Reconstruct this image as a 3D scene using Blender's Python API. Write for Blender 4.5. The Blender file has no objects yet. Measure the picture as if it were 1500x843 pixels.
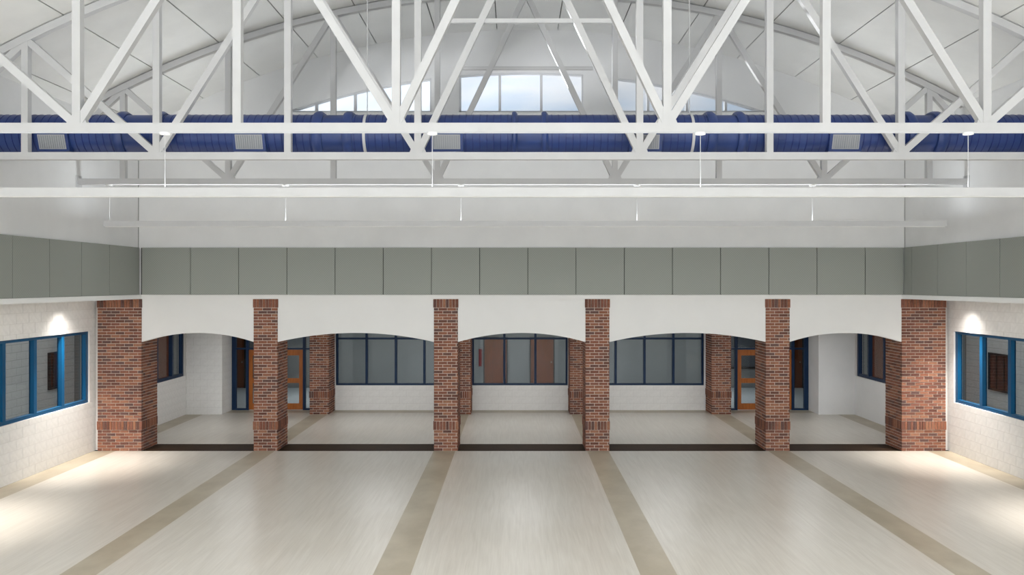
import bpy, math
from mathutils import Vector, Matrix

# ------------------------------------------------------------------ camera, world, lights
SC = bpy.context.scene
COL = SC.collection
CAM_X, EYE = -0.136, 3.82
cam_d = bpy.data.cameras.new('camera')
cam_d.sensor_width = 36.0
cam_d.lens = 1187 / 1500 * 36
cam_d.shift_x = -5.4 / 1500
cam_d.shift_y = -5.1 / 1500
cam_d.clip_end = 300
cam = bpy.data.objects.new('camera', cam_d)
cam.location = (CAM_X, 0, EYE)
cam.rotation_euler = (math.pi / 2, 0, 0)
COL.objects.link(cam)
SC.camera = cam

SC.view_settings.view_transform = 'Standard'
SC.view_settings.look = 'None'
SC.view_settings.exposure = 0.0
SC.view_settings.gamma = 1.0
SC.view_settings.use_curve_mapping = False
SC.cycles.use_denoising = True
SC.cycles.max_bounces = 10
SC.cycles.diffuse_bounces = 6
SC.cycles.transparent_max_bounces = 12
SC.cycles.sample_clamp_indirect = 6


SUN_DIR = (-0.36, 1.0, 0.035)


def make_world():
    w = bpy.data.worlds.new('sky')
    SC.world = w
    w.use_nodes = True
    nt = w.node_tree
    nt.nodes.clear()
    N, L = nt.nodes.new, nt.links.new
    out = N('ShaderNodeOutputWorld')
    bg = N('ShaderNodeBackground')
    tc = N('ShaderNodeTexCoord')
    mp = N('ShaderNodeMapping')
    mp.inputs['Scale'].default_value = (1.0, 1.0, 3.2)
    mp.inputs['Location'].default_value = (0.35, 0.0, 0.2)
    no = N('ShaderNodeTexNoise')
    no.inputs['Scale'].default_value = 3.2
    no.inputs['Detail'].default_value = 7
    no.inputs['Roughness'].default_value = 0.55
    no.inputs['Distortion'].default_value = 0.4
    cr = N('ShaderNodeValToRGB')
    cr.color_ramp.elements[0].position = 0.30
    cr.color_ramp.elements[1].position = 0.56
    cr.color_ramp.elements[0].color = (0, 0, 0, 1)
    cr.color_ramp.elements[1].color = (1, 1, 1, 1)
    sep = N('ShaderNodeSeparateXYZ')
    gr = N('ShaderNodeValToRGB')          # horizon to zenith
    gr.color_ramp.elements[0].position = 0.0
    gr.color_ramp.elements[0].color = (0.66, 0.80, 0.92, 1)
    gr.color_ramp.elements[1].position = 0.55
    gr.color_ramp.elements[1].color = (0.24, 0.42, 0.72, 1)
    mix = N('ShaderNodeMix')
    mix.data_type = 'RGBA'
    mix.inputs[7].default_value = (0.98, 0.99, 1.0, 1)
    L(tc.outputs['Generated'], mp.inputs['Vector'])
    L(mp.outputs['Vector'], no.inputs['Vector'])
    L(no.outputs['Fac'], cr.inputs['Fac'])
    L(tc.outputs['Generated'], sep.inputs[0])
    L(sep.outputs['Z'], gr.inputs['Fac'])
    L(gr.outputs['Color'], mix.inputs[6])
    L(cr.outputs['Color'], mix.inputs[0])
    L(mix.outputs[2], bg.inputs['Color'])
    # brighter veil round the hidden sun
    nv = N('ShaderNodeVectorMath'); nv.operation = 'NORMALIZE'
    dt = N('ShaderNodeVectorMath'); dt.operation = 'DOT_PRODUCT'
    dt.inputs[1].default_value = Vector(SUN_DIR).normalized()
    mr = N('ShaderNodeMapRange'); mr.interpolation_type = 'SMOOTHSTEP'
    mr.inputs['From Min'].default_value = 0.86; mr.inputs['From Max'].default_value = 0.99
    mr.inputs['To Min'].default_value = 1.0; mr.inputs['To Max'].default_value = 1.9
    L(tc.outputs['Generated'], nv.inputs[0]); L(nv.outputs[0], dt.inputs[0]); L(dt.outputs['Value'], mr.inputs['Value'])
    L(mr.outputs[0], bg.inputs['Strength'])
    L(bg.outputs[0], out.inputs[0])


make_world()


def area(name, loc, rot, sx, sy, power, col=(1, 1, 1)):
    d = bpy.data.lights.new(name, 'AREA')
    d.shape = 'RECTANGLE'
    d.size, d.size_y = sx, sy
    d.energy = power
    d.color = col
    o = bpy.data.objects.new(name, d)
    o.location = loc
    o.rotation_euler = rot
    COL.objects.link(o)
    return o


def spot(name, loc, power, angle, blend, col=(1, 1, 1), rot=(0, 0, 0), size=0.06):
    d = bpy.data.lights.new(name, 'SPOT')
    d.energy = power
    d.spot_size = math.radians(angle)
    d.spot_blend = blend
    d.color = col
    d.shadow_soft_size = size
    o = bpy.data.objects.new(name, d)
    o.location = loc
    o.rotation_euler = rot
    COL.objects.link(o)
    return o


UP = (math.pi, 0, 0)
# added fill light behind the viewer, where the wall has no glazing
area('fill_behind', (0, -12.7, 5.0), (math.pi / 2, 0, 0), 16.5, 6.4, 1250, (0.92, 0.965, 1.0))
# two hung linear lamps shine both ways; three fill lights added out of view
for y in (15.99, 10.49, 4.9, -0.6, -6.1):
    near = y > 8
    area('lamp_and_fill_uplight', (0.05, y, 5.085), UP, 16.2, 0.08, 150 if y > 14 else 60 if near else 110 if y > 0 else 640, (0.90, 0.955, 1.0))
    area('lamp_and_fill_downlight', (0.05, y, 4.93), (0, 0, 0), 16.2, 0.06, 36 if y > 14 else 130 if near else 60 if y > 0 else 220, (0.94, 0.97, 1.0))
# daylight falling in through the arched clerestory
sun = bpy.data.lights.new('sun', 'SUN')
sun.energy = 5.0
sun.angle = math.radians(1.5)
so = bpy.data.objects.new('sun', sun)
so.rotation_euler = (-Vector(SUN_DIR)).to_track_quat('-Z', 'Y').to_euler()
COL.objects.link(so)
# soffit downlights along both side walls
WARM = (1.0, 0.93, 0.86)
for sx in (-1, 1):
    for y in (17.1 if sx < 0 else 17.6, 12.5, 7.6):
        spot('soffit_downlight', (sx * 9.38, y, 3.44), 90, 130, 1.0, WARM, size=0.10)
        spot('soffit_downlight', (sx * 9.38, y, 3.46), 850, 76, 1.0, WARM, size=0.05)
for sx in (-1, 1):
    area('soffit_fill', (sx * 9.15, 12.2, 3.47), (0, 0, 0), 0.12, 12.2, 16, (1.0, 0.96, 0.92))  # added fill strip under the soffit to brighten the lower wall
# passage ceiling lights
for x in (-7.4, -3.8, 0, 3.8, 7.4):
    area('passage_light', (x, 21.6, 2.86), (0, 0, 0), 1.2, 0.6, 28, (0.98, 0.99, 1.0))
# rooms behind the glass
area('back_room_light', (0, 27.2, 2.86), (0, 0, 0), 16, 0.6, 260, (0.93, 0.97, 1.0))
for sx in (-1, 1):
    area('side_room_light', (sx * 11.5, 18.5, 3.4), (0, 0, 0), 0.6, 9, 85, (1.0, 0.98, 0.95))


# ------------------------------------------------------------------ materials
def srgb(r, g, b):
    f = lambda c: (c / 255 / 12.92) if c / 255 <= 0.04045 else ((c / 255 + 0.055) / 1.055) ** 2.4
    return (f(r), f(g), f(b), 1)


def base_mat(name, col, rough=0.6, spec=0.5, metal=0.0):
    m = bpy.data.materials.new(name)
    m.use_nodes = True
    b = m.node_tree.nodes['Principled BSDF']
    b.inputs['Base Color'].default_value = col
    b.inputs['Roughness'].default_value = rough
    b.inputs['Specular IOR Level'].default_value = spec
    b.inputs['Metallic'].default_value = metal
    return m


def grain(m, c0, c1, scale, vscale=(1, 1, 1), detail=4, bump=0.0, p=(0.35, 0.65), distortion=0.0):
    """base colour wanders between c0 and c1 with a noise in object space"""
    nt = m.node_tree
    N, L = nt.nodes.new, nt.links.new
    b = nt.nodes['Principled BSDF']
    tc = N('ShaderNodeTexCoord')
    mp = N('ShaderNodeMapping')
    mp.inputs['Scale'].default_value = vscale
    no = N('ShaderNodeTexNoise')
    no.inputs['Scale'].default_value = scale
    no.inputs['Detail'].default_value = detail
    no.inputs['Distortion'].default_value = distortion
    cr = N('ShaderNodeValToRGB')
    cr.color_ramp.elements[0].position, cr.color_ramp.elements[1].position = p
    cr.color_ramp.elements[0].color, cr.color_ramp.elements[1].color = c0, c1
    L(tc.outputs['Object'], mp.inputs[0])
    L(mp.outputs[0], no.inputs['Vector'])
    L(no.outputs['Fac'], cr.inputs[0])
    L(cr.outputs[0], b.inputs['Base Color'])
    if bump:
        bp = N('ShaderNodeBump')
        bp.inputs['Strength'].default_value = bump
        bp.inputs['Distance'].default_value = 0.01
        L(no.outputs['Fac'], bp.inputs['Height'])
        L(bp.outputs[0], b.inputs['Normal'])
    return m


M = {}
M['paint'] = grain(base_mat('white_wall_paint', srgb(226, 225, 222), 0.75, 0.3), srgb(223, 223, 223), srgb(229, 229, 229), 1.2)
M['block'] = grain(base_mat('painted_block', srgb(228, 227, 225), 0.6, 0.35), srgb(225, 224, 222), srgb(231, 230, 228), 12, detail=3)
M['block_joint'] = base_mat('block_joint', srgb(212, 210, 207), 0.8, 0.2)
M['plaster'] = grain(base_mat('arch_plaster', srgb(226, 225, 223), 0.8, 0.2), srgb(224, 223, 221), srgb(226, 225, 223), 2.0)
M['ceiling'] = grain(base_mat('ceiling_panel_paint', srgb(228, 227, 222), 0.8, 0.2), srgb(226, 226, 224), srgb(233, 233, 231), 1.5)
M['gap'] = base_mat('dark_joint', srgb(62, 62, 60), 0.9, 0.1)
M['corner_shade_grey'] = base_mat('corner_shade', srgb(150, 150, 148), 0.8, 0.2)  # corner shade put in as a grey colour
M['steel'] = grain(base_mat('white_painted_steel', srgb(226, 226, 224), 0.5, 0.35), srgb(197, 197, 198), srgb(201, 201, 202), 3)
M['grille_shade'] = base_mat('grille_slat', srgb(148, 150, 154), 0.6, 0.2)
M['steel_trim'] = base_mat('white_trim', srgb(235, 235, 233), 0.5, 0.4)
M['duct'] = grain(base_mat('blue_duct_paint', srgb(37, 58, 114), 0.36, 0.5), srgb(34, 55, 108), srgb(41, 63, 120), 2.5)
M['duct_seam'] = base_mat('blue_duct_seam', srgb(28, 42, 105), 0.5, 0.4)
M['grille'] = base_mat('pale_grille', srgb(164, 166, 170), 0.5, 0.3)
M['frame'] = base_mat('blue_window_frame', srgb(0, 74, 114), 0.38, 0.5)
M['frame_shaded'] = base_mat('shaded_blue_frame', srgb(0, 36, 70), 0.45, 0.3)  # window-frame blue, darkened to put the passage's dimmer light into the colour
M['clerestory'] = base_mat('grey_clerestory_frame', srgb(200, 202, 206), 0.5, 0.4)
M['mortar'] = grain(base_mat('mortar', srgb(205, 192, 180), 0.9, 0.15), srgb(194, 180, 168), srgb(214, 203, 192), 25)
M['charcoal'] = base_mat('charcoal_frame', srgb(28, 28, 30), 0.5, 0.4)
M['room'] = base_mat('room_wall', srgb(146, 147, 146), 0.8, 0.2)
M['room_floor'] = base_mat('room_floor', srgb(236, 240, 240), 0.35, 0.4)
M['red'] = base_mat('dark_red_enamel', srgb(120, 18, 24), 0.4, 0.5)
M['bronze'] = base_mat('satin_metal', srgb(150, 148, 142), 0.35, 0.5, 0.8)
M['strip'] = grain(base_mat('tan_floor_strip', srgb(168, 157, 136), 0.34, 0.4), srgb(160, 149, 129), srgb(176, 166, 146), 2.2, (1, 0.6, 1), 5)
M['threshold'] = grain(base_mat('dark_threshold', srgb(50, 37, 26), 0.6, 0.08), srgb(42, 30, 20), srgb(62, 46, 32), 3, (1, 14, 1), 4)


def wood(name, c0, c1, vs):
    m = base_mat(name, c0, 0.4, 0.4)
    return grain(m, c0, c1, 6, vs, 6, 0.05, (0.3, 0.7), 0.6)


M['door_wood'] = wood('orange_door_wood', srgb(150, 82, 26), srgb(176, 102, 40), (6, 6, 0.6))
M['door_brown'] = wood('brown_door_wood', srgb(104, 50, 18), srgb(134, 68, 26), (5, 5, 0.5))


def floor_mat():
    m = base_mat('pale_wood_floor', srgb(205, 199, 188), 0.3, 0.45)
    nt = m.node_tree
    N, L = nt.nodes.new, nt.links.new
    b = nt.nodes['Principled BSDF']
    tc = N('ShaderNodeTexCoord')
    # long streaks
    mp = N('ShaderNodeMapping')
    mp.inputs['Scale'].default_value = (18, 0.5, 1)
    n1 = N('ShaderNodeTexNoise')
    n1.inputs['Scale'].default_value = 2.0
    n1.inputs['Detail'].default_value = 7
    n1.inputs['Roughness'].default_value = 0.6
    n1.inputs['Distortion'].default_value = 0.8
    # cathedral bands
    mp2 = N('ShaderNodeMapping')
    mp2.inputs['Scale'].default_value = (1.7, 0.16, 1)
    wv = N('ShaderNodeTexNoise')
    wv.inputs['Scale'].default_value = 1.6
    wv.inputs['Detail'].default_value = 2
    mul = N('ShaderNodeMath'); mul.operation = 'MULTIPLY'; mul.inputs[1].default_value = 46
    sn = N('ShaderNodeMath'); sn.operation = 'SINE'
    m1 = N('ShaderNodeMath'); m1.operation = 'MULTIPLY_ADD'; m1.inputs[1].default_value = 0.075
    cr = N('ShaderNodeValToRGB')
    cr.color_ramp.elements[0].position = 0.24
    cr.color_ramp.elements[1].position = 0.80
    cr.color_ramp.elements[0].color = srgb(195, 189, 179)
    cr.color_ramp.elements[1].color = srgb(211, 206, 197)
    # big soft tone drift
    n3 = N('ShaderNodeTexNoise')
    n3.inputs['Scale'].default_value = 0.35
    n3.inputs['Detail'].default_value = 2
    mx = N('ShaderNodeMix'); mx.data_type = 'RGBA'; mx.blend_type = 'MULTIPLY'
    mx.inputs[0].default_value = 1.0
    c3 = N('ShaderNodeValToRGB')
    c3.color_ramp.elements[0].position = 0.35
    c3.color_ramp.elements[1].position = 0.65
    c3.color_ramp.elements[0].color = (0.93, 0.92, 0.90, 1)
    c3.color_ramp.elements[1].color = (1, 1, 1, 1)
    L(tc.outputs['Object'], mp.inputs[0]); L(mp.outputs[0], n1.inputs['Vector'])
    L(tc.outputs['Object'], mp2.inputs[0]); L(mp2.outputs[0], wv.inputs['Vector'])
    L(wv.outputs['Fac'], mul.inputs[0]); L(mul.outputs[0], sn.inputs[0])
    L(sn.outputs[0], m1.inputs[0]); L(n1.outputs['Fac'], m1.inputs[2])
    L(m1.outputs[0], cr.inputs[0])
    L(tc.outputs['Object'], n3.inputs['Vector']); L(n3.outputs['Fac'], c3.inputs[0])
    L(cr.outputs[0], mx.inputs[6]); L(c3.outputs[0], mx.inputs[7])
    L(mx.outputs[2], b.inputs['Base Color'])
    return m


M['floor'] = floor_mat()


def brick_mat():
    m = base_mat('red_brown_brick', srgb(140, 84, 62), 0.85, 0.2)
    nt = m.node_tree
    N, L = nt.nodes.new, nt.links.new
    b = nt.nodes['Principled BSDF']
    oi = N('ShaderNodeObjectInfo')
    ge = N('ShaderNodeNewGeometry')
    ma = N('ShaderNodeMath'); ma.operation = 'MULTIPLY_ADD'; ma.inputs[1].default_value = 7.313
    fr = N('ShaderNodeMath'); fr.operation = 'FRACT'
    cr = N('ShaderNodeValToRGB')
    cr.color_ramp.interpolation = 'CONSTANT'
    tones = [(134, 88, 70), (144, 99, 79), (118, 76, 62), (137, 91, 71), (100, 70, 62), (125, 80, 65),
             (150, 106, 84), (102, 67, 57), (129, 86, 72), (98, 73, 68), (137, 90, 70), (114, 77, 65)]
    e = cr.color_ramp.elements
    while len(e) < len(tones):
        e.new(0.5)
    for i, t in enumerate(tones):
        e[i].position = i / len(tones)
        e[i].color = srgb(*t)
    tc = N('ShaderNodeTexCoord')
    mp = N('ShaderNodeMapping'); mp.inputs['Scale'].default_value = (1, 1, 2)
    av = N('ShaderNodeVectorMath'); av.operation = 'ADD'
    no = N('ShaderNodeTexNoise'); no.inputs['Scale'].default_value = 22; no.inputs['Detail'].default_value = 3
    mr = N('ShaderNodeMapRange')
    mr.inputs['From Min'].default_value = 0.3; mr.inputs['From Max'].default_value = 0.7
    mr.inputs['To Min'].default_value = 0.78; mr.inputs['To Max'].default_value = 1.16
    mx = N('ShaderNodeMix'); mx.data_type = 'RGBA'; mx.blend_type = 'MULTIPLY'; mx.inputs[0].default_value = 1
    L(ge.outputs['Random Per Island'], ma.inputs[0]); L(oi.outputs['Random'], ma.inputs[2])
    L(ma.outputs[0], fr.inputs[0]); L(fr.outputs[0], cr.inputs[0])
    L(tc.outputs['Object'], mp.inputs[0]); L(mp.outputs[0], av.inputs[0]); L(oi.outputs['Location'], av.inputs[1])
    L(av.outputs[0], no.inputs['Vector']); L(no.outputs['Fac'], mr.inputs['Value'])
    L(cr.outputs[0], mx.inputs[6]); L(mr.outputs[0], mx.inputs[7])
    L(mx.outputs[2], b.inputs['Base Color'])
    return m


M['brick'] = brick_mat()


def panel_mat():
    """grey acoustic panel with a fine woven grid"""
    m = base_mat('grey_acoustic_panel', srgb(150, 153, 147), 0.85, 0.2)
    nt = m.node_tree
    N, L = nt.nodes.new, nt.links.new
    b = nt.nodes['Principled BSDF']
    tc = N('ShaderNodeTexCoord')
    sp = N('ShaderNodeSeparateXYZ')
    L(tc.outputs['Object'], sp.inputs[0])
    ad = N('ShaderNodeMath'); ad.operation = 'ADD'
    L(sp.outputs['X'], ad.inputs[0]); L(sp.outputs['Y'], ad.inputs[1])
    outs = []
    for src, pitch in ((ad.outputs[0], 0.052), (sp.outputs['Z'], 0.052)):
        mu = N('ShaderNodeMath'); mu.operation = 'MULTIPLY'; mu.inputs[1].default_value = 2 * math.pi / pitch
        si = N('ShaderNodeMath'); si.operation = 'SINE'
        L(src, mu.inputs[0]); L(mu.outputs[0], si.inputs[0])
        outs.append(si.outputs[0])
    mm = N('ShaderNodeMath'); mm.operation = 'MULTIPLY'
    L(outs[0], mm.inputs[0]); L(outs[1], mm.inputs[1])
    mr = N('ShaderNodeMapRange')
    mr.inputs['From Min'].default_value = -1
    mr.inputs['To Min'].default_value = 0.86; mr.inputs['To Max'].default_value = 1.05
    L(mm.outputs[0], mr.inputs['Value'])
    mx = N('ShaderNodeMix'); mx.data_type = 'RGBA'; mx.blend_type = 'MULTIPLY'; mx.inputs[0].default_value = 1
    mx.inputs[6].default_value = srgb(150, 153, 147)
    L(mr.outputs[0], mx.inputs[7])
    L(mx.outputs[2], b.inputs['Base Color'])
    return m


M['acoustic'] = panel_mat()


def glass_mat(name, tint, refl=0.05, rough=0.02):
    m = bpy.data.materials.new(name)
    m.use_nodes = True
    nt = m.node_tree
    nt.nodes.clear()
    N, L = nt.nodes.new, nt.links.new
    out = N('ShaderNodeOutputMaterial')
    tr = N('ShaderNodeBsdfTransparent'); tr.inputs[0].default_value = tint
    gl = N('ShaderNodeBsdfGlossy'); gl.inputs['Roughness'].default_value = rough
    lw = N('ShaderNodeLayerWeight'); lw.inputs[0].default_value = 0.5
    pw = N('ShaderNodeMath'); pw.operation = 'POWER'; pw.inputs[1].default_value = 5
    ma = N('ShaderNodeMath'); ma.operation = 'MULTIPLY_ADD'; ma.inputs[1].default_value = 0.9; ma.inputs[2].default_value = 0.02
    L(lw.outputs['Facing'], pw.inputs[0]); L(pw.outputs[0], ma.inputs[0])
    ms = N('ShaderNodeMixShader')
    L(ma.outputs[0], ms.inputs[0])
    L(tr.outputs[0], ms.inputs[1]); L(gl.outputs[0], ms.inputs[2])
    L(ms.outputs[0], out.inputs[0])
    return m


M['glass'] = glass_mat('tinted_glass', (0.72, 0.745, 0.755, 1))
M['glass_clear'] = glass_mat('clear_glass', (0.96, 0.97, 0.98, 1))


# ------------------------------------------------------------------ mesh helpers
class MB:
    def __init__(s):
        s.v, s.f = [], []

    def hexa(s, p):
        """8 points: bottom ring 0-3 then top ring 4-7"""
        n = len(s.v)
        s.v += [tuple(q) for q in p]
        s.f += [(n, n + 3, n + 2, n + 1), (n + 4, n + 5, n + 6, n + 7), (n, n + 1, n + 5, n + 4),
                (n + 1, n + 2, n + 6, n + 5), (n + 2, n + 3, n + 7, n + 6), (n + 3, n, n + 4, n + 7)]
        return s

    def box(s, x0, x1, y0, y1, z0, z1):
        x0, x1 = min(x0, x1), max(x0, x1)
        y0, y1 = min(y0, y1), max(y0, y1)
        return s.hexa([(x0, y0, z0), (x1, y0, z0), (x1, y1, z0), (x0, y1, z0),
                       (x0, y0, z1), (x1, y0, z1), (x1, y1, z1), (x0, y1, z1)])

    def bar(s, a, b, w, d):
        """rectangular tube in the XZ plane from a to b (x, y, z), width w in plane, depth d in Y"""
        a, b = Vector(a), Vector(b)
        t = (b - a).normalized()
        n = Vector((-t.z, 0, t.x)) * w / 2
        q = Vector((0, d / 2, 0))
        return s.hexa([a - n - q, a + n - q, a + n + q, a - n + q, b - n - q, b + n - q, b + n + q, b - n + q])

    def cyl(s, a, b, r, seg=24, r2=None, caps=True):
        a, b = Vector(a), Vector(b)
        t = (b - a).normalized()
        u = t.orthogonal().normalized()
        w = t.cross(u)
        n = len(s.v)
        r2 = r if r2 is None else r2
        for c, rr in ((a, r), (b, r2)):
            for i in range(seg):
                an = 2 * math.pi * i / seg
                s.v.append(tuple(c + (u * math.cos(an) + w * math.sin(an)) * rr))
        for i in range(seg):
            j = (i + 1) % seg
            s.f.append((n + i, n + j, n + seg + j, n + seg + i))
        if caps:
            s.f.append(tuple(n + i for i in reversed(range(seg))))
            s.f.append(tuple(n + seg + i for i in range(seg)))
        return s

    def lathe_x(s, prof, yc, zc, seg=40):
        """prof: list of (x, radius); surface of revolution about the X axis through (yc, zc)"""
        n = len(s.v)
        for x, r in prof:
            for i in range(seg):
                an = 2 * math.pi * i / seg
                s.v.append((x, yc + r * math.cos(an), zc + r * math.sin(an)))
        for k in range(len(prof) - 1):
            for i in range(seg):
                j = (i + 1) % seg
                s.f.append((n + k * seg + i, n + (k + 1) * seg + i, n + (k + 1) * seg + j, n + k * seg + j))
        return s

    def prism_x(s, prof, x0, x1):
        n, k = len(s.v), len(prof)
        s.v += [(x0, y, z) for y, z in prof] + [(x1, y, z) for y, z in prof]
        for i in range(k):
            j = (i + 1) % k
            s.f.append((n + i, n + j, n + k + j, n + k + i))
        s.f.append(tuple(n + i for i in reversed(range(k))))
        s.f.append(tuple(n + k + i for i in range(k)))
        return s

    def build(s, name, mat, parent=None, smooth=False, kind=None):
        org = world_of(parent) if parent else Vector((0, 0, 0))
        me = bpy.data.meshes.new(name)
        me.from_pydata([tuple(Vector(v) - org) for v in s.v], [], s.f)
        me.materials.append(mat)
        import bmesh
        bm = bmesh.new(); bm.from_mesh(me)
        bmesh.ops.recalc_face_normals(bm, faces=bm.faces)
        bm.to_mesh(me); bm.free()
        if smooth:
            me.polygons.foreach_set('use_smooth', [True] * len(me.polygons))
            try:
                me.set_sharp_from_angle(angle=math.radians(40))
            except Exception:
                pass
        o = bpy.data.objects.new(name, me)
        COL.objects.link(o)
        if parent:
            o.parent = parent
        if kind:
            o['kind'] = kind
        return o


def world_of(o):
    p = Vector((0, 0, 0))
    while o is not None:
        p += o.location
        o = o.parent
    return p


def thing(name, label, cat, loc, group=None):
    o = bpy.data.objects.new(name, None)
    o.location = loc
    o.empty_display_size = 0.2
    COL.objects.link(o)
    o['label'] = label
    o['category'] = cat
    if group:
        o['group'] = group
    return o


def struct_root(name, loc=(0, 0, 0)):
    o = bpy.data.objects.new(name, None)
    o.location = loc
    COL.objects.link(o)
    o['kind'] = 'structure'
    return o


CACHE = {}


def cached_box(name, cx, cy, cz, sx, sy, sz, mat, parent):
    key = (name, round(sx, 3), round(sy, 3), round(sz, 3), mat.name)
    me = CACHE.get(key)
    if me is None:
        me = bpy.data.meshes.new(name)
        b = MB().box(-sx / 2, sx / 2, -sy / 2, sy / 2, -sz / 2, sz / 2)
        me.from_pydata(b.v, [], b.f)
        me.materials.append(mat)
        CACHE[key] = me
    o = bpy.data.objects.new(name, me)
    o.location = Vector((cx, cy, cz)) - world_of(parent)
    o.parent = parent
    COL.objects.link(o)
    return o


# ------------------------------------------------------------------ main dimensions
Y1 = 18.52          # front of the brick columns and of the upper back wall
Y1B = 19.35         # back of the front columns
Y2 = 24.50          # glazed wall at the back of the passage
YR = 23.70          # front of the rear columns
YB = 29.80          # far wall behind the glass
XU = 8.76           # upper side walls
XL = 9.78           # lower side walls
Z_SOF = 3.48
Z_P0, Z_P1 = 3.577, 4.65
RC_X, RC_Z, RR = 0.09, -8.332, 17.97   # roof circle
YF = -13.0


def roof_z(x, r=RR):
    return RC_Z + math.sqrt(r * r - (x - RC_X) ** 2)


# ------------------------------------------------------------------ floor
floor = MB().box(-13.4, 13.4, YF, YB + 0.3, -0.30, -0.02).build('floor', M['gap'])
floor['kind'] = 'structure'


def slab(name, x0, x1, y0, y1, mat):
    return MB().box(x0, x1, y0, y1, -0.02, 0.0).build(name, mat, floor)


SE = [(-XL, -9.28), (-6.125, -5.642), (-2.012, -1.515), (1.50, 1.985), (5.635, 6.115), (9.28, XL)]
for x0, x1 in SE:
    slab('floor_strip', x0, x1, YF, Y1, M['strip'])
    slab('floor_strip', x0, x1, Y1B, 24.0, M['strip'])
for i in range(5):
    slab('floor_panel', SE[i][1], SE[i + 1][0], YF, Y1, M['floor'])
    slab('floor_panel', SE[i][1], SE[i + 1][0], Y1B, 24.0, M['floor'])
slab('floor_strip', -XL, XL, 24.0, Y2, M['strip'])
for x0, x1 in ((-8.69, -6.125), (-5.58, -2.005), (-1.46, 1.46), (2.005, 5.58), (6.125, 8.69)):
    MB().box(x0, x1, Y1, Y1B, -0.02, -0.004).build('threshold_strip', M['threshold'], floor)
slab('room_floor', -13.3, 13.3, Y2, YB, M['room_floor'])
slab('room_floor', -13.3, -XL - 0.2, 9, Y2, M['room_floor'])
slab('room_floor', XL + 0.2, 13.3, 9, Y2, M['room_floor'])


# ------------------------------------------------------------------ ceiling of curved panels
def arc_piece(mb, th0, th1, y0, y1, r0, r1, n=4):
    for i in range(n):
        a, b = th0 + (th1 - th0) * i / n, th0 + (th1 - th0) * (i + 1) / n
        P = lambda t, r, y: (RC_X + r * math.sin(t), y, RC_Z + r * math.cos(t))
        mb.hexa([P(a, r0, y0), P(b, r0, y0), P(b, r0, y1), P(a, r0, y1),
                 P(a, r1, y0), P(b, r1, y0), P(b, r1, y1), P(a, r1, y1)])
    return mb


TH_L, TH_R = math.asin((-XU - 0.25 - RC_X) / RR), math.asin((XU + 0.25 - RC_X) / RR)
ceiling = arc_piece(MB(), TH_L, TH_R, YF, Y1 + 0.3, RR + 0.035, RR + 0.25, 48).build('ceiling', M['gap'])
ceiling['kind'] = 'structure'
seams = [Y1, 15.93, 12.75, 10.43, 7.9]
joints = [TH_L] + [(0.04 + (j + 0.5) * 1.385) / RR for j in range(-7, 7)] + [TH_R]
joints = [t for t in joints if TH_L - 1e-6 <= t <= TH_R + 1e-6]
for k in range(len(seams) - 1):
    for j in range(len(joints) - 1):
        g = 0.011 / RR
        arc_piece(MB(), joints[j] + g, joints[j + 1] - g, seams[k + 1] + 0.004, seams[k] - 0.004, RR, RR + 0.03, 4).build(
            'ceiling_panel', M['ceiling'], ceiling, smooth=True)
arc_piece(MB(), TH_L, TH_R, YF, seams[-1] - 0.01, RR, RR + 0.03, 48).build('ceiling_panel', M['ceiling'], ceiling, smooth=True)


# ------------------------------------------------------------------ upper back wall with the arched clerestory
SILL = 7.74
RW = 17.0
WIN = [(-5.42, -2.06), (-1.427, 1.408), (2.167, 5.60)]
xs = set([-XU - 0.2, XU + 0.2])
x = -XU - 0.2
while x < XU + 0.2:
    xs.add(round(x, 4)); x += 0.35
for a, b in WIN:
    xs.add(a); xs.add(b)
xs = sorted(xs)
mb = MB()
for a, b in zip(xs[:-1], xs[1:]):
    if b - a < 1e-4:
        continue
    mid = (a + b) / 2
    y0, y1 = Y1, Y1 + 0.25
    inside = any(p <= mid <= q for p, q in WIN)
    za, zb = roof_z(a) + 0.03, roof_z(b) + 0.03

    def seg(z0a, z0b, z1a, z1b):
        mb.hexa([(a, y0, z0a), (b, y0, z0b), (b, y1, z0b), (a, y1, z0a),
                 (a, y0, z1a), (b, y0, z1b), (b, y1, z1b), (a, y1, z1a)])
    if inside:
        wa, wb = max(roof_z(a, RW), SILL), max(roof_z(b, RW), SILL)
        seg(Z_P0, Z_P0, SILL, SILL)
        seg(wa, wb, za, zb)
    else:
        seg(Z_P0, Z_P0, za, zb)
wall_back = mb.build('wall_back', M['paint'])
wall_back['kind'] = 'structure'

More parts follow.
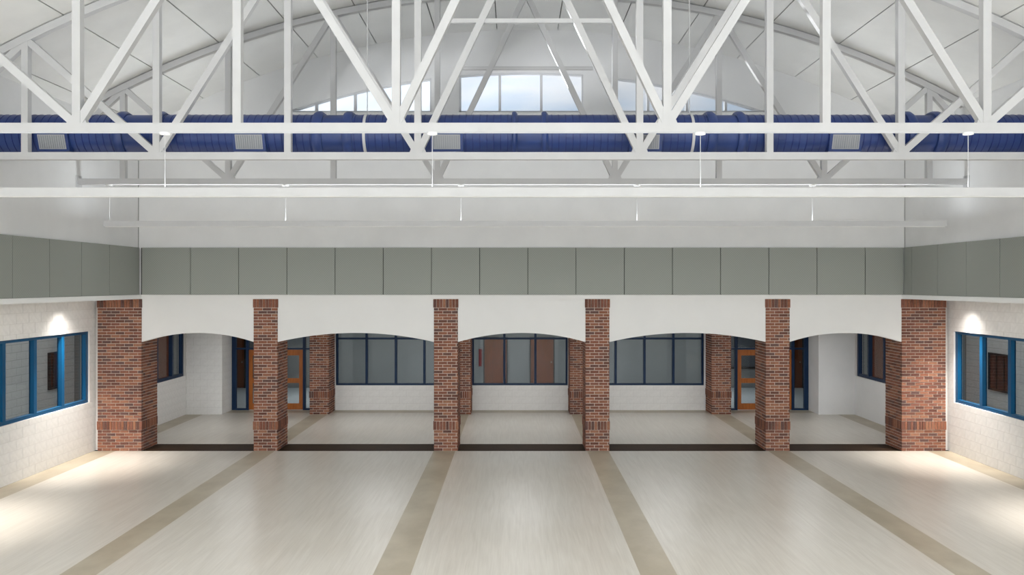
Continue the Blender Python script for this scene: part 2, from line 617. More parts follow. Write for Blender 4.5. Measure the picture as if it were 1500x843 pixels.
MULL = [[-4.705, -3.815, -2.925], [-0.50, 0.451], [2.90, 3.79, 4.68]]
for n, ((a, b), mul) in enumerate(zip(WIN, MULL)):
    w = struct_root('window_%d' % (n + 1), ((a + b) / 2, Y1, SILL))
    fr = MB()
    fr.box(a, b, Y1 + 0.04, Y1 + 0.14, SILL, SILL + 0.05)
    if n != 0:
        fr.box(a, a + 0.04, Y1 + 0.04, Y1 + 0.14, SILL, roof_z(a, RW))
    if n != 2:
        fr.box(b - 0.04, b, Y1 + 0.04, Y1 + 0.14, SILL, roof_z(b, RW))
    pts = [a + (b - a) * i / 12 for i in range(13)]
    for p, q in zip(pts[:-1], pts[1:]):
        zp, zq = roof_z(p, RW), roof_z(q, RW)
        if min(zp, zq) - 0.035 < SILL:
            continue
        fr.hexa([(p, Y1 + 0.04, zp - 0.035), (q, Y1 + 0.04, zq - 0.035), (q, Y1 + 0.14, zq - 0.035), (p, Y1 + 0.14, zp - 0.035),
                 (p, Y1 + 0.04, zp), (q, Y1 + 0.04, zq), (q, Y1 + 0.14, zq), (p, Y1 + 0.14, zp)])
    fr.build('window_frame', M['clerestory'], w)
    MB().box(a - 0.03, b + 0.03, Y1 - 0.05, Y1 + 0.05, SILL - 0.05, SILL + 0.0).build('window_sill', M['steel_trim'], w)
    for m_ in mul:
        MB().box(m_ - 0.03, m_ + 0.03, Y1 + 0.05, Y1 + 0.13, SILL + 0.05, roof_z(m_, RW) - 0.03).build('mullion', M['clerestory'], w)
    edges = [a] + mul + [b]
    for p, q in zip(edges[:-1], edges[1:]):
        g = MB()
        for i in range(4):
            u, v = p + (q - p) * i / 4, p + (q - p) * (i + 1) / 4
            g.hexa([(u, Y1 + 0.085, SILL + 0.03), (v, Y1 + 0.085, SILL + 0.03), (v, Y1 + 0.095, SILL + 0.03), (u, Y1 + 0.095, SILL + 0.03),
                    (u, Y1 + 0.085, max(roof_z(u, RW) - 0.01, SILL + .031)), (v, Y1 + 0.085, max(roof_z(v, RW) - 0.01, SILL + .031)),
                    (v, Y1 + 0.095, max(roof_z(v, RW) - 0.01, SILL + .031)), (u, Y1 + 0.095, max(roof_z(u, RW) - 0.01, SILL + .031))])
        g.build('pane', M['glass_clear'], w)

# acoustic panels on the back wall
PJ = [-8.655] + [-7.545 + 1.098 * i for i in range(15)] + [8.70]
for a, b in zip(PJ[:-1], PJ[1:]):
    cached_box('acoustic_panel', (a + b) / 2, Y1 - 0.03, (Z_P0 + Z_P1) / 2, b - a - 0.014, 0.06, Z_P1 - Z_P0, M['acoustic'], wall_back)
MB().box(-8.69, 8.69, Y1 - 0.012, Y1, Z_P0, Z_P1).build('panel_backing', M['gap'], wall_back)

# ------------------------------------------------------------------ upper side walls, soffits, trims
walls_up = {}
for side, sx in (('left', -1), ('right', 1)):
    m_ = MB()
    m_.box(sx * XU, sx * (XU + 0.25), YF, Y1 + 0.25, Z_P0, 7.45)
    m_.box(sx * XU, sx * (XL + 0.25), YF, Y1, Z_SOF, Z_P0)
    w = m_.build('wall_upper_%s' % side, M['paint'])
    w['kind'] = 'structure'
    walls_up[side] = w
    if side == 'left':
        pj = [18.44, 17.09, 15.99, 14.89, 13.79, 12.69, 11.59, 10.49, 9.39, 8.29]
    else:
        pj = [18.44, 18.08, 16.98, 15.885, 14.79, 13.69, 12.59, 11.49, 10.39, 9.29, 8.19]
    for a, b in zip(pj[:-1], pj[1:]):
        cached_box('acoustic_panel', sx * (XU - 0.03), (a + b) / 2, (Z_P0 + Z_P1) / 2, 0.06, abs(a - b) - 0.012, Z_P1 - Z_P0, M['acoustic'], w)
    MB().box(sx * (XU - 0.012), sx * XU, pj[-1], 18.44, Z_P0, Z_P1).build('panel_backing', M['gap'], w)
    MB().box(sx * (XU - 0.075), sx * (XU + 0.02), YF, Y1 - 0.01, Z_SOF, Z_P0 - 0.004).build('trim_%d' % (1 if sx < 0 else 2), M['steel_trim'])['kind'] = 'structure'
    # thin grey strip standing in for the shade in the corner
    MB().box(sx * (XU - 0.012), sx * XU, Y1 - 0.012, Y1, Z_P0, roof_z(sx * XU) - 0.02).build('corner_shade_strip', M['corner_shade_grey'], w)

band = MB().box(-8.69, 8.69, Y1 - 0.02, Y1 + 0.25, Z_SOF, Z_P0 - 0.002).build('trim_3', M['plaster'])
band['kind'] = 'structure'

# ------------------------------------------------------------------ arched infill between the column heads
SPRING, CROWN = 2.492, 2.70
BAYS = [(-8.69, -6.125), (-5.58, -2.005), (-1.46, 1.46), (2.005, 5.58), (6.125, 8.69)]
for a, b in BAYS:
    h, L2 = CROWN - SPRING, (b - a) / 2
    r = (L2 * L2 + h * h) / (2 * h)
    zc = CROWN - r
    mid = (a + b) / 2
    mb = MB()
    N_ = 28
    for i in range(N_):
        p, q = a + (b - a) * i / N_, a + (b - a) * (i + 1) / N_
        zp, zq = zc + math.sqrt(r * r - (p - mid) ** 2), zc + math.sqrt(r * r - (q - mid) ** 2)
        y0, y1 = Y1 + 0.015, Y1 + 0.28
        mb.hexa([(p, y0, zp), (q, y0, zq), (q, y1, zq), (p, y1, zp), (p, y0, Z_SOF), (q, y0, Z_SOF), (q, y1, Z_SOF), (p, y1, Z_SOF)])
    o = mb.build('arched_wall_panel', M['plaster'])
    o['kind'] = 'structure'


# ------------------------------------------------------------------ block walls
BW, BH = 0.4064, 0.2032


def cut(r, h):
    """rectangle r (u0,u1,z0,z1) minus rectangle h"""
    u0, u1, z0, z1 = r
    a0, a1, c0, c1 = h
    if u1 <= a0 or u0 >= a1 or z1 <= c0 or z0 >= c1:
        return [r]
    out = []
    if z0 < c0: out.append((u0, u1, z0, c0))
    if z1 > c1: out.append((u0, u1, c1, z1))
    m0, m1 = max(z0, c0), min(z1, c1)
    if u0 < a0: out.append((u0, a0, m0, m1))
    if u1 > a1: out.append((a1, u1, m0, m1))
    return out


def block_face(parent, axis, plane, sign, u0, u1, z0, z1, holes=(), off=0.0):
    """blocks laid in running bond on a wall face; axis 'x': face at X=plane, u along Y; axis 'y': face at Y=plane, u along X.
    sign: which way the face looks"""
    rows = int(math.ceil((z1 - z0) / BH - 1e-6))
    for r in range(rows):
        za, zb = z0 + r * BH, min(z0 + (r + 1) * BH, z1)
        u = u0 - BW + (BW / 2 if r % 2 else 0) + off
        while u < u1:
            ua, ub = max(u, u0), min(u + BW, u1)
            u += BW
            if ub - ua < 0.02:
                continue
            rects = [(ua, ub, za, zb)]
            for h in holes:
                rects = [q for p in rects for q in cut(p, h)]
            for (a, b, c, d) in rects:
                if b - a < 0.015 or d - c < 0.015:
                    continue
                j = 0.006
                t = 0.03
                pc = plane - sign * t / 2
                if axis == 'x':
                    cached_box('block', pc, (a + b) / 2, (c + d) / 2, t, b - a - j, d - c - j, M['block'], parent)
                else:
                    cached_box('block', (a + b) / 2, pc, (c + d) / 2, b - a - j, t, d - c - j, M['block'], parent)


WZ0, WZ1 = 1.14, 2.75       # side windows


def side_window(n, sx, y_near, y_far, posts, mat):
    """strip window in a side wall"""
    w = struct_root('window_%d' % n, (sx * XL, (y_near + y_far) / 2, WZ0))
    xo, xi = sx * (XL + 0.035), sx * (XL + 0.135)
    f = MB()
    f.box(xo, xi, y_near, y_far, WZ0, WZ0 + 0.075)
    f.box(xo, xi, y_near, y_far, WZ1 - 0.06, WZ1)
    f.box(xo, xi, y_near, y_near + 0.10, WZ0 + 0.075, WZ1 - 0.06)
    f.box(xo, xi, y_far - 0.10, y_far, WZ0 + 0.075, WZ1 - 0.06)
    f.build('window_frame', mat, w)
    for p in posts:
        MB().box(xo, xi, p - 0.05, p + 0.05, WZ0 + 0.075, WZ1 - 0.06).build('mullion', mat, w)
    e = [y_near + 0.1] + list(posts) + [y_far - 0.1]
    xg = sx * (XL + 0.11)
    for i in range(len(e) - 1):
        a = e[i] + (0.05 if i else 0)
        b = e[i + 1] - (0.05 if i < len(e) - 2 else 0)
        MB().box(xg, xg + sx * 0.008, a, b, WZ0 + 0.07, WZ1 - 0.055).build('pane', M['glass'], w)
    return w


for side, sx, nn in (('left', -1, 4), ('right', 1, 5)):
    hole = (12.25, 18.34, WZ0, WZ1)
    m_ = MB()
    xa, xb = sx * (XL + 0.004), sx * (XL + 0.2)
    m_.box(xa, xb, YF, Y1 + 0.1, 0, WZ0)
    m_.box(xa, xb, YF, Y1 + 0.1, WZ1, Z_SOF)
    m_.box(xa, xb, YF, hole[0], WZ0, WZ1)
    m_.box(xa, xb, hole[1], Y1 + 0.1, WZ0, WZ1)
    m_.box(sx * 9.71, sx * (XL + 0.2), Y1 + 0.1, Y1B, 0, Z_SOF)
    w = m_.build('wall_%s' % side, M['block_joint'])
    w['kind'] = 'structure'
    block_face(w, 'x', sx * XL, -sx, 12.1, Y1 + 0.09, 0, Z_SOF, [hole], 0.1)
    MB().box(sx * XL, xa, YF, 12.1, 0, Z_SOF).build('wall_lining', M['block'], w)
    side_window(nn, sx, 12.25, 18.34, [13.33, 14.33, 15.33, 16.33, 17.33], M['frame'])

# passage side walls with their low ledge
for side, sx, nn in (('left', -1, 6), ('right', 1, 7)):
    m_ = MB()
    m_.box(sx * (XL + 0.004), sx * (XL + 0.2), Y1B, YR, 0, WZ0)
    m_.box(sx * (XL + 0.004), sx * (XL + 0.2), Y1B, YR, WZ1, 2.9)
    m_.box(sx * (XL + 0.004), sx * (XL + 0.2), Y1B, 19.7, WZ0, WZ1)
    m_.box(sx * (XL + 0.004), sx * (XL + 0.2), 23.62, YR, WZ0, WZ1)
    w = m_.build('wall_passage_%s' % side, M['block_joint'])
    w['kind'] = 'structure'
    if side == 'left':
        block_face(w, 'x', sx * XL, -sx, Y1B, YR, 0, WZ0, [], 0.13)
    else:
        MB().box(sx * XL, sx * (XL + 0.004), Y1B, YR, 0, WZ0).build('wall_lining', M['paint'], w)
    side_window(nn, sx, 19.72, 23.60, [20.9, 21.9, 22.87], M['frame_shaded'])
    # corner mass beside the entry
    x0, x1 = sorted((sx * (XL + 0.2), sx * 8.725))
    inset = 0.004 if side == 'left' else 0
    o = MB().box(x0 + (inset if sx > 0 else 0), x1 - (inset if sx < 0 else 0), YR + inset, Y2 + 0.1, 0, 2.9).build('wall_corner_%s' % side, M['block_joint'] if side == 'left' else M['paint'])
    o['kind'] = 'structure'
    if side == 'left':
        block_face(o, 'y', YR, -1, -XL, -8.725, 0, 2.85, [], 0.22)
        block_face(o, 'x', -8.725, 1, YR, Y2, 0, 2.85, [], 0.05)

# passage ceiling
pc = MB().box(-10.0, 10.0, Y1B + 0.02, Y2 + 0.1, 2.9, 3.1)
for a, b in BAYS:
    pc.box(a + 0.02, b - 0.02, Y1 + 0.28, Y1B + 0.02, 2.9, 3.1)
pc = pc.build('ceiling_passage', M['paint'])
pc['kind'] = 'structure'
# back of the upper wall above the passage, closing the gap between ceiling and soffit
cl = MB().box(-10.0, 10.0, Y1B, Y1B + 0.1, 3.1, Z_SOF + 0.2).build('wall_header', M['paint'])
cl['kind'] = 'structure'

# ------------------------------------------------------------------ glazed back wall of the passage
SZ = 0.755
back_bays = [(-5.58, -2.03), (-1.46, 1.44), (2.01, 5.56)]
m_ = MB()
for a, b in back_bays:
    m_.box(a, b, Y2 + 0.004, Y2 + 0.2, 0, SZ)
for a, b in ((-6.2, -5.58), (-2.03, -1.46), (1.44, 2.01), (5.56, 6.2)):
    m_.box(a, b, Y2 + 0.004, Y2 + 0.2, 0, 2.9)
m_.box(-8.725, 8.725, Y2 + 0.004, Y2 + 0.2, 2.75, 2.9)
wb = m_.build('wall_passage_back', M['block_joint'])
wb['kind'] = 'structure'
for i, (a, b) in enumerate(back_bays):
    MB().box(b, b + 0.55, Y2, Y2 + 0.004, 0, 2.9).build('wall_lining', M['paint'], wb)
    block_face(wb, 'y', Y2, -1, a, b, 0, SZ, [], (0.11, 0.0, 0.2)[i])

FD = M['frame_shaded']


def back_window(n, a, b, mull, transom=2.17):
    w = struct_root('window_%d' % n, ((a + b) / 2, Y2, SZ))
    y0, y1 = Y2 + 0.02, Y2 + 0.12
    f = MB()
    f.box(a, b, y0, y1, SZ, SZ + 0.055)
    f.box(a, b, y0, y1, 2.70, 2.75)
    f.box(a, a + 0.055, y0, y1, SZ + 0.055, 2.70)
    f.box(b - 0.055, b, y0, y1, SZ + 0.055, 2.70)
    f.build('window_frame', FD, w)
    for x_ in mull:
        MB().box(x_ - 0.035, x_ + 0.035, y0, y1, SZ + 0.055, 2.70).build('mullion', FD, w)
    e = [a + 0.055] + list(mull) + [b - 0.055]
    for i in range(len(e) - 1):
        p = e[i] + (0.035 if i else 0)
        q = e[i + 1] - (0.035 if i < len(e) - 2 else 0)
        MB().box(p, q, y0 + 0.01, y1 - 0.01, transom - 0.03, transom + 0.03).build('transom', FD, w)
        MB().box(p, q, Y2 + 0.068, Y2 + 0.076, SZ + 0.05, transom - 0.03).build('pane', M['glass'], w)
        MB().box(p, q, Y2 + 0.068, Y2 + 0.076, transom + 0.03, 2.70).build('pane', M['glass'], w)


back_window(8, -5.57, -2.04, [-4.65, -3.765, -2.90])
back_window(9, -1.455, 1.435, [-0.48, 0.46])
back_window(10, 2.02, 5.55, [2.89, 3.765, 4.64])


def entry(n, sx):
    """glazed entry: blue frame with sidelights and a pair of wooden glazed doors"""
    w = struct_root('window_%d' % n, (sx * 7.2, Y2, 0))
    y0, y1 = Y2 + 0.02, Y2 + 0.12
    def B(name, xa, xb, z0, z1, mat, parent=w, ya=y0, yb=y1):
        return MB().box(sx * xa, sx * xb, ya, yb, z0, z1).build(name, mat, parent)
    B('post', 8.725, 8.60, 0, 2.75, FD)
    B('post', 8.30, 8.22, 0, 2.75, FD)
    B('post', 6.58, 6.50, 0, 2.75, FD)
    B('post', 6.20, 6.12, 0, 2.75, FD)
    for xa, xb in ((8.60, 8.30), (8.22, 6.58), (6.50, 6.20)):
        B('transom', xa, xb, 1.835, 1.885, FD)
        B('pane', xa, xb, 1.885, 2.72, M['glass'], w, Y2 + 0.066, Y2 + 0.074)
    for xa, xb in ((8.60, 8.30), (6.50, 6.20)):
        B('bottom_rail', xa, xb, 0, 0.05, FD)
        B('pane', xa, xb, 0.05, 1.835, M['glass'], w, Y2 + 0.066, Y2 + 0.074)
    for k, (xa, xb) in enumerate(((8.215, 7.403), (7.397, 6.585))):
        d = struct_root('door_%d' % (2 * (n - 11) + k + 1), (sx * (xa + xb) / 2, Y2, 0))
        W_ = M['door_wood']
        ya, yb = Y2 + 0.04, Y2 + 0.09
        for p in ((xa, xa - 0.11), (xb + 0.11, xb)):
            MB().box(sx * p[0], sx * p[1], ya, yb, 0.015, 1.825).build('stile', W_, d)
        for z0, z1 in ((0.015, 0.20), (0.82, 0.965), (1.655, 1.825)):
            MB().box(sx * (xa - 0.11), sx * (xb + 0.11), ya, yb, z0, z1).build('rail', W_, d)
        for z0, z1 in ((0.20, 0.82), (0.965, 1.655)):
            MB().box(sx * (xa - 0.11), sx * (xb + 0.11), Y2 + 0.061, Y2 + 0.069, z0, z1).build('pane', M['glass'], d)
        xh = (xb + 0.055) if k == 0 else (xa - 0.055)
        hb = MB().cyl((sx * xh, ya - 0.05, 0.78), (sx * xh, ya - 0.05, 1.10), 0.012, 10)
        hb.cyl((sx * xh, ya, 0.82), (sx * xh, ya - 0.05, 0.82), 0.009, 8).cyl((sx * xh, ya, 1.06), (sx * xh, ya - 0.05, 1.06), 0.009, 8)
        hb.build('door_handle', M['bronze'], d, smooth=True)


entry(11, -1)
entry(12, 1)

# ------------------------------------------------------------------ rooms behind the glass
m_ = MB()
m_.box(-13.4, 13.4, YB, YB + 0.2, 0, 3.0)
for sx in (-1, 1):
    m_.box(sx * 13.2, sx * 13.4, Y2, YB, 0, 3.0)
rb = m_.build('wall_room_back', M['room'])
rb['kind'] = 'structure'
o = MB().box(-13.4, 13.4, Y2 + 0.2, YB + 0.2, 2.9, 3.1).build('ceiling_room_back', M['room']); o['kind'] = 'structure'


def flush_door(n, x0, x1, z1, y, mat, frame=True):
    d = struct_root('door_%d' % n, ((x0 + x1) / 2, y, 0))
    MB().box(x0 + 0.04, x1 - 0.04, y - 0.045, y, 0.01, z1 - 0.04).build('door_leaf', mat, d)
    f = MB()
    f.box(x0, x0 + 0.04, y - 0.07, y, 0, z1).box(x1 - 0.04, x1, y - 0.07, y, 0, z1).box(x0 + 0.04, x1 - 0.04, y - 0.07, y, z1 - 0.04, z1)
    f.build('door_frame', M['charcoal'], d)
    MB().cyl((x1 - 0.12, y - 0.045, 0.95), (x1 - 0.12, y - 0.10, 0.95), 0.025, 12).build('door_handle', M['bronze'], d, smooth=True)


flush_door(5, -1.32, -0.43, 1.88, YB, M['door_brown'])
flush_door(6, 0.38, 1.29, 1.88, YB, M['door_brown'])
flush_door(7, -10.40, -10.06, 1.98, YB, M['door_brown'])
flush_door(8, 10.06, 10.42, 1.98, YB, M['door_brown'])

sg = thing('wall_box', 'narrow dark red box on the far wall behind the centre window', 'wall box', (-1.435, YB, 0.8))
MB().box(-1.49, -1.38, YB - 0.07, YB, 0.80, 1.43).build('case', M['red'], sg)
MB().box(-1.478, -1.392, YB - 0.078, YB - 0.07, 0.815, 1.415).build('lid', M['red'], sg)

# dark window on the far wall seen through the right entry
w = struct_root('window_13', (8.3, YB, 0.7))
MB().box(7.25, 8.65, YB - 0.03, YB, 0.78, 1.96).build('pane', base_mat('grey_pane', srgb(96, 100, 106), 0.25, 0.4), w)
f = MB()
f.box(7.19, 8.71, YB - 0.06, YB, 0.70, 0.78).box(7.19, 8.71, YB - 0.06, YB, 1.96, 2.02).box(7.19, 7.25, YB - 0.06, YB, 0.78, 1.96).box(8.65, 8.71, YB - 0.06, YB, 0.78, 1.96)
f.build('window_frame', M['charcoal'], w)
MB().box(7.96, 8.02, YB - 0.055, YB - 0.03, 0.78, 1.96).build('mullion', M['charcoal'], w)

XF = 13.2
for side, sx in (('left', -1), ('right', 1)):
    m_ = MB()
    m_.box(sx * XF, sx * (XF + 0.2), 9, 24.2, 0, 3.6)
    m_.box(sx * 9.99, sx * (XF + 0.2), 24.0, 24.2, 0, 3.6)
    m_.box(sx * 9.99, sx * (XF + 0.2), 8.8, 9.0, 0, 3.6)
    w = m_.build('wall_side_room_%s' % side, M['room'])
    w['kind'] = 'structure'
    block_face(w, 'x', sx * (XF - 0.005), -sx, 14.5, 23.98, 0, 3.5)
    o = MB().box(sx * 9.99, sx * (XF + 0.2), 8.8, 24.2, 3.5, 3.7).build('ceiling_side_room_%s' % side, M['room']); o['kind'] = 'structure'
    flush_door(9 if sx < 0 else 10, *sorted((sx * 10.32, sx * 10.86)), 2.6, 24.0, M['door_brown'])

# framed openings on the far side of the side rooms
def room_window(n, sx, ya, yb, z0, z1, bricks=True):
    w = struct_root('window_%d' % n, (sx * XF, (ya + yb) / 2, z0))
    xa, xb = sx * (XF - 0.08), sx * XF
    f = MB()
    f.box(xa, xb, ya, yb, z0, z0 + 0.05).box(xa, xb, ya, yb, z1 - 0.05, z1)
    f.box(xa, xb, ya, ya + 0.05, z0 + 0.05, z1 - 0.05).box(xa, xb, yb - 0.05, yb, z0 + 0.05, z1 - 0.05)
    f.build('window_frame', M['charcoal'], w)
    MB().box(sx * (XF - 0.03), sx * (XF - 0.02), ya + 0.05, yb - 0.05, z0 + 0.05, z1 - 0.05).build('pane', base_mat('dark_brown_pane', srgb(82, 52, 46) if bricks else srgb(26, 26, 28), 0.15, 0.5), w)
    for k in range(1, 3 if bricks else 1):
        y = ya + (yb - ya) * k / 3
        MB().box(sx * (XF - 0.06), sx * (XF - 0.03), y - 0.012, y + 0.012, z0 + 0.05, z1 - 0.05).build('mullion', M['charcoal'], w)


room_window(14, -1, 22.6, 23.25, 0.86, 1.90)
room_window(15, 1, 21.7, 22.75, 0.86, 1.90)
room_window(16, 1, 19.9, 20.9, 0.86, 1.85, False)


# ------------------------------------------------------------------ brick columns
BP = 0.2033            # brick pitch along a course
CP = Z_SOF / 51        # course height
J = 0.0125


def brick_column(label, x0, x1, y0, y1, zt, inner, group, phase=0):
    t = thing('brick_column', label, 'column', ((x0 + x1) / 2, (y0 + y1) / 2, 0), group)
    r = 0.007
    t['kind'] = 'thing'
    core = MB().box(x0 + r, x1 - r, y0 + r, y1 - r, 0, zt - 0.001)
    core.build('mortar_core', M['mortar'], t)
    depth = 0.09
    stuff = MB()
    n_tot = int(round(zt / CP))

    def row(u0, u1, shift):
        """brick intervals for one course"""
        out = []
        u = u0 - shift
        while u < u1 - 0.01:
            a, b = max(u, u0), min(u + BP, u1)
            if b - a > 0.03:
                out.append((a, b))
            u += BP
        return out

    def face_bricks(z0, z1, pr, shift_f, shift_s, pitch=None):
        if pitch:
            n = max(1, round((x1 - x0 + 2 * pr) / pitch))
            p = (x1 - x0 + 2 * pr) / n
            fr = [(x0 - pr + i * p, x0 - pr + (i + 1) * p) for i in range(n)]
            n = max(1, round((y1 - y0) / pitch))
            p = (y1 - y0 - depth) / n
            sd = [(y0 + depth - pr + i * p, y0 + depth - pr + (i + 1) * p) for i in range(n)]
        else:
            fr = row(x0, x1, shift_f)
            sd = row(y0 + depth, y1, shift_s)
        for a, b in fr:
            ja = 0 if abs(a - (x0 - pr)) < 1e-6 else J / 2
            jb = 0 if abs(b - (x1 + pr)) < 1e-6 else J / 2
            cached_box('brick', (a + ja + b - jb) / 2, y0 - pr + depth / 2, (z0 + z1) / 2, round(b - jb - a - ja, 3), depth, z1 - z0 - J, M['brick'], t)
        for a, b in sd:
            for xa, xb in ((x0 - pr, x0 + depth), (x1 - depth, x1 + pr)):
                stuff.box(xa, xb, a + J / 2, b - J / 2, z0 + J / 2, z1 - J / 2)
        for a, b in row(x0, x1, shift_f):
            stuff.box(a + J / 2, b - J / 2, y1 - depth, y1, z0 + J / 2, z1 - J / 2)

    i = 0
    while i < n_tot:
        if i == 7 or (zt > 3 and i == n_tot - 3):
            pr = 0.012
            face_bricks(i * CP, (i + 3) * CP, pr, 0, 0, 0.0677)
            i += 3
        else:
            s = 0.0 if (i + phase) % 2 else BP / 2
            face_bricks(i * CP, (i + 1) * CP, 0.0, s, BP / 2 - s)
            i += 1
    stuff.build('side_bricks', M['brick'], t, kind='stuff')
    return t


GF, GR_, GE = 'slim brick columns carrying the arches', 'brick columns standing against the glazed back wall', 'wide brick piers at both ends of the arcade'
brick_column('wide brick pier at the left end of the arcade beside the left wall', -9.69, -8.69, Y1, Y1B, Z_SOF, 1, GE)
brick_column('wide brick pier at the right end of the arcade beside the right wall', 8.69, 9.69, Y1, Y1B, Z_SOF, -1, GE)
brick_column('slim front brick column between the narrow left end arch and the next wide arch', -6.125, -5.58, Y1, Y1B, Z_SOF, 1, GF)
brick_column('slim front brick column on the left side of the centre arch', -2.005, -1.46, Y1, Y1B, Z_SOF, 1, GF, 1)
brick_column('slim front brick column on the right side of the centre arch', 1.46, 2.005, Y1, Y1B, Z_SOF, -1, GF)
brick_column('slim front brick column between the narrow right end arch and the next wide arch', 5.58, 6.125, Y1, Y1B, Z_SOF, -1, GF, 1)
brick_column('rear brick column between the left wooden doors and the blue window', -6.165, -5.60, YR, Y2 - 0.02, 2.83, 1, GR_)
brick_column('rear brick column left of the centre window, half hidden by the front column', -2.005, -1.45, YR, Y2 - 0.02, 2.83, 1, GR_, 1)
brick_column('rear brick column right of the centre window, half hidden by the front column', 1.45, 2.005, YR, Y2 - 0.02, 2.83, -1, GR_)
brick_column('rear brick column between the blue window and the right wooden doors', 5.60, 6.165, YR, Y2 - 0.02, 2.83, -1, GR_, 1)


# ------------------------------------------------------------------ roof trusses
TC = 0.07
Z_BOT = 5.783
CH = 0.115


def truss(label, y, cross_z):
    t = thing('roof_truss', label, 'truss', (TC, y, Z_BOT), 'white steel bowstring roof trusses')
    S = M['steel']
    yc = y + CH / 2
    MB().box(-XU + 0.012, XU - 0.012, y, y + CH, Z_BOT, Z_BOT + CH).build('bottom_chord', S, t)
    # curved top chord
    rt = RR - 0.02
    th0, th1 = math.asin((-XU + 0.03 - RC_X) / rt), math.asin((XU - 0.03 - RC_X) / rt)
    arc_piece(MB(), th0, th1, y, y + CH, rt - CH, rt, 40).build('top_chord', S, t)
    zt = lambda x: roof_z(x, rt - CH / 2)
    zb = Z_BOT + CH / 2
    W_ = 0.105
    for dx in (-7.94, -5.87, -3.80, -1.75, 1.75, 3.80, 5.87, 7.94):
        x_ = TC + dx
        MB().bar((x_, yc, Z_BOT + CH), (x_, yc, zt(x_) - 0.03), W_, CH - 0.01).build('vertical_strut', S, t)
    for vx in (-5.87, -1.75, 1.75, 5.87):
        for tx in (-7.94, -3.80, 0, 3.80, 7.94):
            if abs(vx - tx) < 2.2:
                a = Vector((TC + vx, yc, zb + 0.03))
                b = Vector((TC + tx, yc, zt(TC + tx)))
                MB().bar(a, b, W_, CH - 0.02).build('diagonal_brace', S, t)
        g = MB()
        x_ = TC + vx
        zz = Z_BOT + CH
        g.hexa([(x_ - 0.13, yc - 0.04, zz), (x_ + 0.13, yc - 0.04, zz), (x_ + 0.13, yc + 0.04, zz), (x_ - 0.13, yc + 0.04, zz),
                (x_ - 0.09, yc - 0.04, zz + 0.10), (x_ + 0.09, yc - 0.04, zz + 0.10), (x_ + 0.09, yc + 0.04, zz + 0.10), (x_ - 0.09, yc + 0.04, zz + 0.10)])
        g.build('gusset_plate', S, t)
    for s_ in (-1, 1):
        a = Vector((TC + s_ * 7.94, yc, zt(TC + s_ * 7.94) - 0.05))
        b = Vector((s_ * (XU - 0.06), yc, 6.88))
        MB().bar(a, b, W_, CH - 0.02).build('end_brace', S, t)
        MB().box(s_ * (XU - 0.012), s_ * XU, y - 0.05, y + CH + 0.05, Z_BOT - 0.06, Z_BOT + CH + 0.06).build('bearing_plate', S, t)
    MB().box(TC + 0.03 - 1.29, TC + 0.03 + 1.29, y + 0.03, y + CH - 0.03, cross_z - 0.033, cross_z + 0.033).build('crossbar', S, t)
    return t


truss('nearest white steel roof truss, its bottom chord drawn highest across the blue duct', 10.43, 7.9)
truss('middle white steel roof truss, just in front of the blue duct', 12.75, 7.98)
truss('farthest white steel roof truss, behind the blue duct', 15.93, 8.08)

# ------------------------------------------------------------------ blue duct
DY, DZ, DR = 13.27, 6.252, 0.335
duct = thing('air_duct', 'long round spiral-ribbed blue air duct running from wall to wall between the trusses', 'duct', (0, DY, DZ - DR))
COLL = [(-6.51, 0.075), (-5.9, 0.075), (-3.32, 0.075), (-2.835, 0.075), (-0.152, 0.045), (0.335, 0.05), (3.023, 0.075), (3.503, 0.075), (6.23, 0.075), (6.7, 0.085)]
ends = [-XU + 0.01] + [c[0] for c in COLL] + [XU - 0.01]
for i, (a, b) in enumerate(zip(ends[:-1], ends[1:])):
    if i % 2 == 1:
        MB().lathe_x([(a, DR - 0.004), (b, DR - 0.004)], DY, DZ, 48).build('duct_sleeve', M['duct'], duct, smooth=True)
        continue
    n = max(1, round((b - a) / 0.112))
    p = (b - a) / n
    prof = []
    for k in range(n):
        u = a + k * p
        prof += [(u, DR)]
    prof.append((b, DR))
    MB().lathe_x(prof, DY, DZ, 48).build('duct_section', M['duct'], duct, smooth=True)
    sm = MB()
    for k in range(1, n):
        u = a + k * p
        sm.lathe_x([(u - 0.007, DR - 0.003), (u - 0.005, DR + 0.005), (u + 0.005, DR + 0.005), (u + 0.007, DR - 0.003)], DY, DZ, 40)
    sm.build('seam_ribs', M['duct_seam'], duct, kind='stuff')
for x_, hw in COLL:
    MB().lathe_x([(x_ - hw, DR - 0.01), (x_ - hw, DR + 0.035), (x_ - hw * 0.5, DR + 0.055), (x_ + hw * 0.3, DR + 0.055), (x_ + hw, DR + 0.02), (x_ + hw, DR - 0.01)],
                 DY, DZ, 48).build('duct_collar', M['duct'], duct, smooth=True)
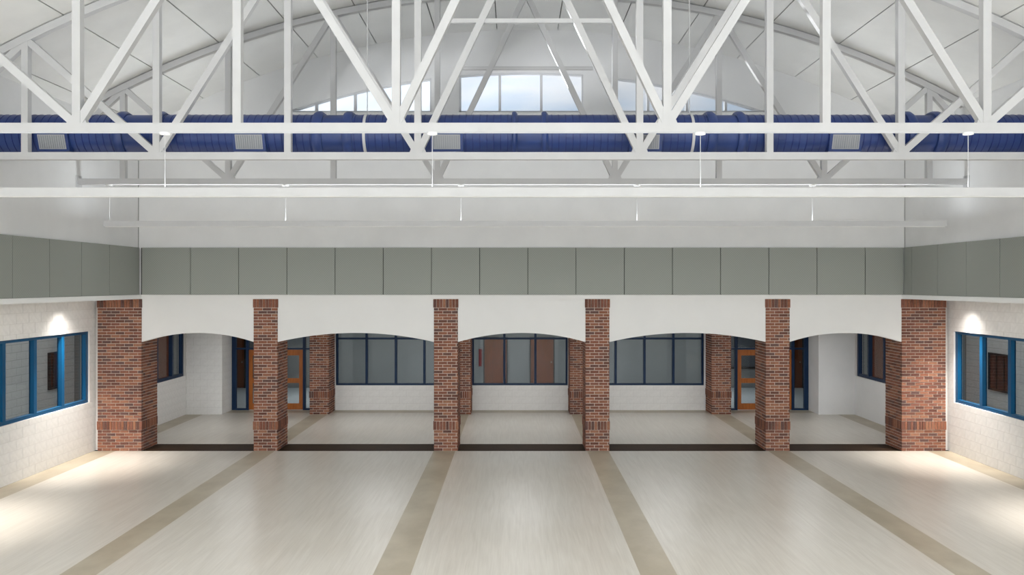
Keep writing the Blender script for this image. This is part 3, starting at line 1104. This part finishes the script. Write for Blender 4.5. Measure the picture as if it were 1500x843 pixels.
for x_ in (-7.53, -4.39, -1.235, 1.94, 5.13):
    T, B_ = Vector((0, 12.872, 6.25)), Vector((0, 12.965, 5.945))
    reg = MB().prism_x([(13.2, 6.33), (12.89, 6.33), (T.y, T.z), (B_.y, B_.z), (13.2, 5.935)], x_ - 0.26, x_ + 0.26).build('register_box', M['duct'], duct)
    d = (B_ - T).normalized()
    nrm = Vector((0, d.z, -d.y))          # out and down
    if nrm.y > 0:
        nrm = -nrm
    def P(u, s, o): return tuple(Vector((x_ + u, 0, 0)) + T + d * s + nrm * o)
    L_ = (B_ - T).length
    def slabp(mb, u0, u1, s0, s1, o0, o1):
        return mb.hexa([P(u0, s0, o0), P(u1, s0, o0), P(u1, s1, o0), P(u0, s1, o0), P(u0, s0, o1), P(u1, s0, o1), P(u1, s1, o1), P(u0, s1, o1)])
    g = slabp(MB(), -0.215, 0.215, 0.05, L_ - 0.035, 0.001, 0.008)
    gr = g.build('grille', M['grille'], reg)
    sl = MB()
    for k in range(12):
        u = -0.19 + k * 0.38 / 11
        slabp(sl, u - 0.005, u + 0.005, 0.065, L_ - 0.05, 0.008, 0.018)
    sl.build('grille_slats', M['grille_shade'], reg)
for x_ in (-2.565, 2.71):
    MB().lathe_x([(x_ - 0.022, DR + 0.001), (x_ - 0.022, DR + 0.012), (x_ + 0.022, DR + 0.012), (x_ + 0.022, DR + 0.001)], DY, DZ, 48).build('hanger_strap', M['steel'], duct, smooth=True)
    MB().cyl((x_, DY, DZ + DR), (x_, DY, roof_z(x_)), 0.008, 8).build('hanger_rod', M['steel'], duct)


# ------------------------------------------------------------------ linear lamps
def lamp(label, y):
    yc = y + CH / 2
    t = thing('linear_lamp', label, 'ceiling light', (0.5, yc, 4.945), 'white linear lamps hung below the trusses')
    MB().box(-8.25, 8.35, yc - 0.05, yc + 0.05, 4.955, 5.065).build('housing', M['steel'], t)
    MB().box(-8.22, 8.32, yc - 0.038, yc + 0.038, 4.945, 4.955).build('diffuser', M['steel_trim'], t)
    for x_ in (-8.15, -4.675, -1.215, 2.255, 5.72):
        MB().cyl((x_, yc, 5.065), (x_, yc, Z_BOT - 0.02), 0.0045, 8).build('suspension_wire', M['steel'], t)
        MB().cyl((x_, yc, Z_BOT - 0.028), (x_, yc, Z_BOT), 0.065, 20).build('canopy_plate', M['steel_trim'], t, smooth=True)


lamp('nearer and larger looking long white linear lamp on thin wires', 10.43)
lamp('farther and thinner looking long white linear lamp on thin wires', 15.93)

# ------------------------------------------------------------------ wall behind the viewer
wf = MB().box(-10.0, 10.0, YF - 0.2, YF, 0, 9.7).build('wall_front', M['paint'])
wf['kind'] = 'structure'

# ------------------------------------------------------------------ thin haze below the roof, lit by the clerestory
hz = bpy.data.materials.new('thin_haze')
hz.use_nodes = True
nt = hz.node_tree
nt.nodes.clear()
o_ = nt.nodes.new('ShaderNodeOutputMaterial')
v_ = nt.nodes.new('ShaderNodeVolumeScatter')
v_.inputs['Color'].default_value = (1, 1, 1, 1)
v_.inputs['Density'].default_value = 0.085
v_.inputs['Anisotropy'].default_value = 0.5
nt.links.new(v_.outputs[0], o_.inputs['Volume'])
hb = MB().prism_x([(13.72, 6.75), (18.45, 6.75), (18.45, 9.9), (13.72, 9.9)], -5.6, 5.8)
h_ = hb.build('haze', hz)
h_['kind'] = 'stuff'
h_['label'] = 'faint whitish haze under the roof in front of the arched window'
h_['category'] = 'haze'
